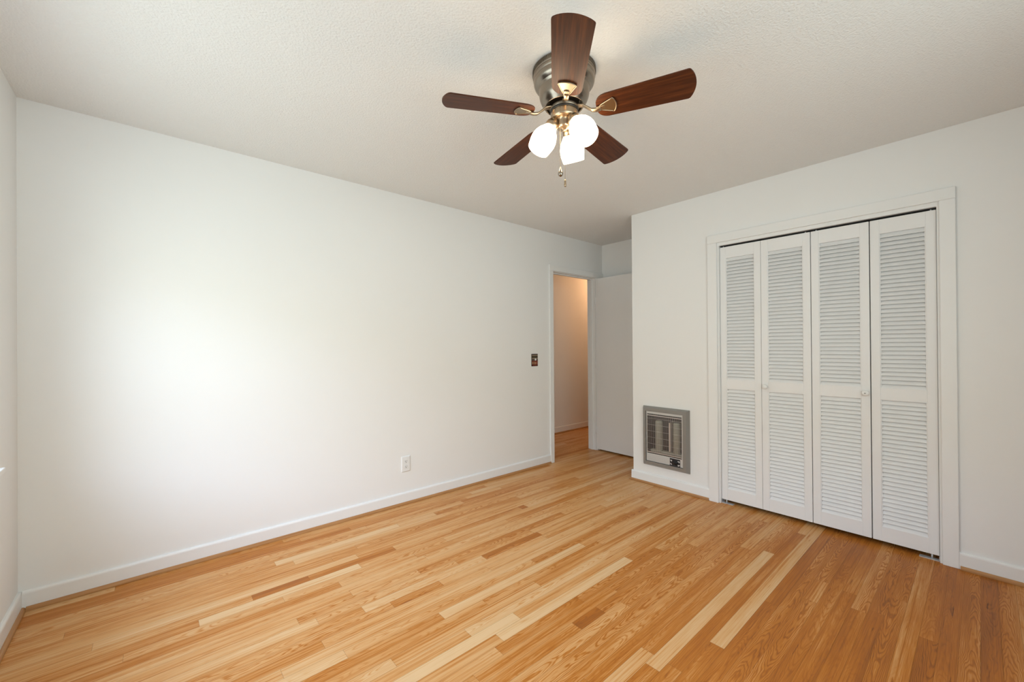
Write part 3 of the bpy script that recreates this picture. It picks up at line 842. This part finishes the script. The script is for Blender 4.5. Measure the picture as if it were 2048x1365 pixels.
# two ceramic cores wound with coil
for yc in (1.868, 1.705):
    t = bmesh.new(); lathe(t, [(0.0, 0.31), (0.024, 0.31), (0.031, 0.318), (0.031, 0.565), (0.024, 0.575), (0.0, 0.575)], 20)
    bm = bmesh.new(); merge(bm, t, Matrix.Translation((L + 0.008, yc, 0)))
    el = hpart('heating_element', bm, 'ceramic')
    bm = bmesh.new(); tp = []
    turns = 19
    for i in range(turns * 12 + 1):
        a = 2 * PI * i / 12
        tp.append((L + 0.008 + 0.0325 * math.cos(a), yc + 0.0325 * math.sin(a), 0.322 + 0.238 * i / (turns * 12)))
    tube(bm, tp, 0.0013, 5)
    hpart('coil', bm, 'coil', 'wound heating wire', el)
bm = bmesh.new(); box(bm, L - 0.022, L + 0.045, 1.7515, 1.7625, 0.325, 0.572, 0.001)
hpart('reflector', bm, 'reflector', 'pale upright reflector strip')
bm = bmesh.new(); box(bm, L + 0.010, L + 0.05, 1.650, 1.955, 0.288, 0.312, 0.004)
hpart('burner_tray', bm, 'ceramic', 'tan tray under the elements')
# control: black plate with white marks and a round knob
ky, kz = 1.6965, 0.2475
bm = bmesh.new(); box(bm, XP - 0.0022, XP + 0.001, ky - 0.0385, ky + 0.0525, kz - 0.031, kz + 0.030, 0.0006)
plate = hpart('control_plate', bm, 'dial_black', 'black dial plate with white markings')
for dy, dz, w, h in ((0.040, 0.013, 0.008, 0.0030), (0.043, -0.015, 0.007, 0.0028), (-0.026, 0.013, 0.009, 0.0032), (-0.027, -0.017, 0.009, 0.0030), (0.037, 0.006, 0.004, 0.0018), (-0.030, 0.006, 0.004, 0.0018),
                     (0.038, -0.022, 0.005, 0.0018), (-0.024, -0.024, 0.005, 0.0018)):
    bm = bmesh.new(); box(bm, XP - 0.0030, XP - 0.0021, ky + dy - w, ky + dy + w, kz + dz - h, kz + dz + h)
    hpart('dial_marking', bm, 'mark_white', 'white dial markings', plate)
t = bmesh.new(); lathe(t, [(0.0, 0.020), (0.010, 0.020), (0.0135, 0.0185), (0.0150, 0.014), (0.0158, 0.006), (0.0200, 0.004), (0.0215, 0.0)], 32)
box(t, -0.0035, 0.0035, -0.014, 0.014, 0.017, 0.0255)
bm = bmesh.new(); merge(bm, t, Matrix.Translation((XP - 0.002, ky, kz)) @ Matrix.Rotation(-PI / 2, 4, 'Y'))
hpart('control_knob', bm, 'knob_black', 'black control knob', plate)

# ------------------------------------------------------------------ wall outlet
ox0, ox1, oz_0, oz_1 = 1.4545, 1.5305, 0.2515, 0.3745
out = thing('electrical_outlet', 'white duplex electrical outlet low on the long white wall', 'outlet', ((ox0 + ox1) / 2, D, (oz_0 + oz_1) / 2))
bm = bmesh.new(); hw, hh = (ox1 - ox0) / 2, (oz_1 - oz_0) / 2
A = [bm.verts.new((x, 0, z)) for x, z in ((-hw, -hh), (hw, -hh), (hw, hh), (-hw, hh))]
B = [bm.verts.new((x, -0.003, z)) for x, z in ((-hw, -hh), (hw, -hh), (hw, hh), (-hw, hh))]
i_ = 0.006
Cc = [bm.verts.new((x, -0.0075, z)) for x, z in ((-hw + i_, -hh + i_), (hw - i_, -hh + i_), (hw - i_, hh - i_), (-hw + i_, hh - i_))]
for P, Q in ((A, B), (B, Cc)):
    for i in range(4): bm.faces.new((P[i], P[(i + 1) % 4], Q[(i + 1) % 4], Q[i]))
bm.faces.new(Cc); bm.faces.new(A[::-1])
obj('cover_plate', bm, 'white_plastic', out)
for dz in (0.0205, -0.0205):
    bm = bmesh.new()
    poly = [(0.0165 * math.cos(a) if abs(0.0165 * math.cos(a)) < 0.0165 else 0, max(-0.0125, min(0.0125, 0.0165 * math.sin(a)))) for a in [2 * PI * k / 32 for k in range(32)]]
    poly = [(0.0165 * math.cos(2 * PI * k / 32), max(-0.0125, min(0.0125, 0.0165 * math.sin(2 * PI * k / 32)))) for k in range(32)]
    prism(bm, [(x, z + dz) for x, z in poly], -0.0092, -0.0074, 1)
    rcp = obj('receptacle', bm, 'white_plastic', out)
    bm = bmesh.new()
    box(bm, -0.0078, -0.0054, -0.0096, -0.0091, dz - 0.001, dz + 0.0085); box(bm, 0.0054, 0.0074, -0.0096, -0.0091, dz, dz + 0.0080)
    t = bmesh.new(); lathe(t, [(0, 0.0005), (0.0029, 0.0005), (0.0029, 0.0), (0, 0.0)], 12); merge(bm, t, Matrix.Translation((0, -0.0091, dz - 0.0065)) @ Matrix.Rotation(PI / 2, 4, 'X'))
    obj('slots', bm, 'slot', rcp)
bm = bmesh.new(); t = bmesh.new(); lathe(t, [(0, 0.001), (0.002, 0.001), (0.0028, 0.0)], 12); merge(bm, t, Matrix.Translation((0, -0.0074, 0)) @ Matrix.Rotation(PI / 2, 4, 'X'))
obj('screw', bm, 'steel', out)

# ------------------------------------------------------------------ light switch with a decorated plate
sx0, sx1, sz0, sz1 = 2.8755, 2.9645, 1.031, 1.157
lsw = thing('light_switch', 'dark red and brown banded light switch plate beside the doorway', 'light switch', ((sx0 + sx1) / 2, D, (sz0 + sz1) / 2))
hw, hh = (sx1 - sx0) / 2, (sz1 - sz0) / 2
bm = bmesh.new(); box(bm, -hw, hw, -0.006, 0, -hh, hh, 0.003)
plate = obj('cover_plate', bm, 'plate_dark', lsw)
def band(name, x0, x1, f0, f1, m):
    """fractions of the plate: x from left, f from the top"""
    bm = bmesh.new()
    box(bm, -hw + x0 * 2 * hw, -hw + x1 * 2 * hw, -0.0068, -0.0059, hh - f1 * 2 * hh, hh - f0 * 2 * hh)
    obj(name, bm, m, plate)
band('painted_band', 0.04, 0.94, 0.085, 0.13, 'plate_cream')
band('painted_band', 0.03, 0.97, 0.14, 0.34, 'plate_olive')
band('painted_band', 0.05, 0.95, 0.345, 0.395, 'plate_cream')
band('painted_band', 0.03, 0.97, 0.41, 0.55, 'plate_grey')
band('painted_band', 0.05, 0.95, 0.56, 0.63, 'plate_red')
band('painted_band', 0.06, 0.30, 0.64, 0.84, 'plate_tan')
band('painted_band', 0.38, 0.72, 0.64, 0.85, 'plate_tan')
band('painted_band', 0.74, 0.97, 0.64, 0.86, 'plate_rose')
band('painted_band', 0.10, 0.85, 0.865, 0.95, 'plate_red')
bm = bmesh.new()
t = bmesh.new(); box(t, -0.005, 0.005, -0.016, 0, -0.010, 0.010, 0.0025); merge(bm, t, Matrix.Translation((0.004, -0.005, 0.003)) @ Matrix.Rotation(math.radians(-18), 4, 'X'))
obj('toggle', bm, 'white_plastic', lsw)['label'] = 'white toggle'
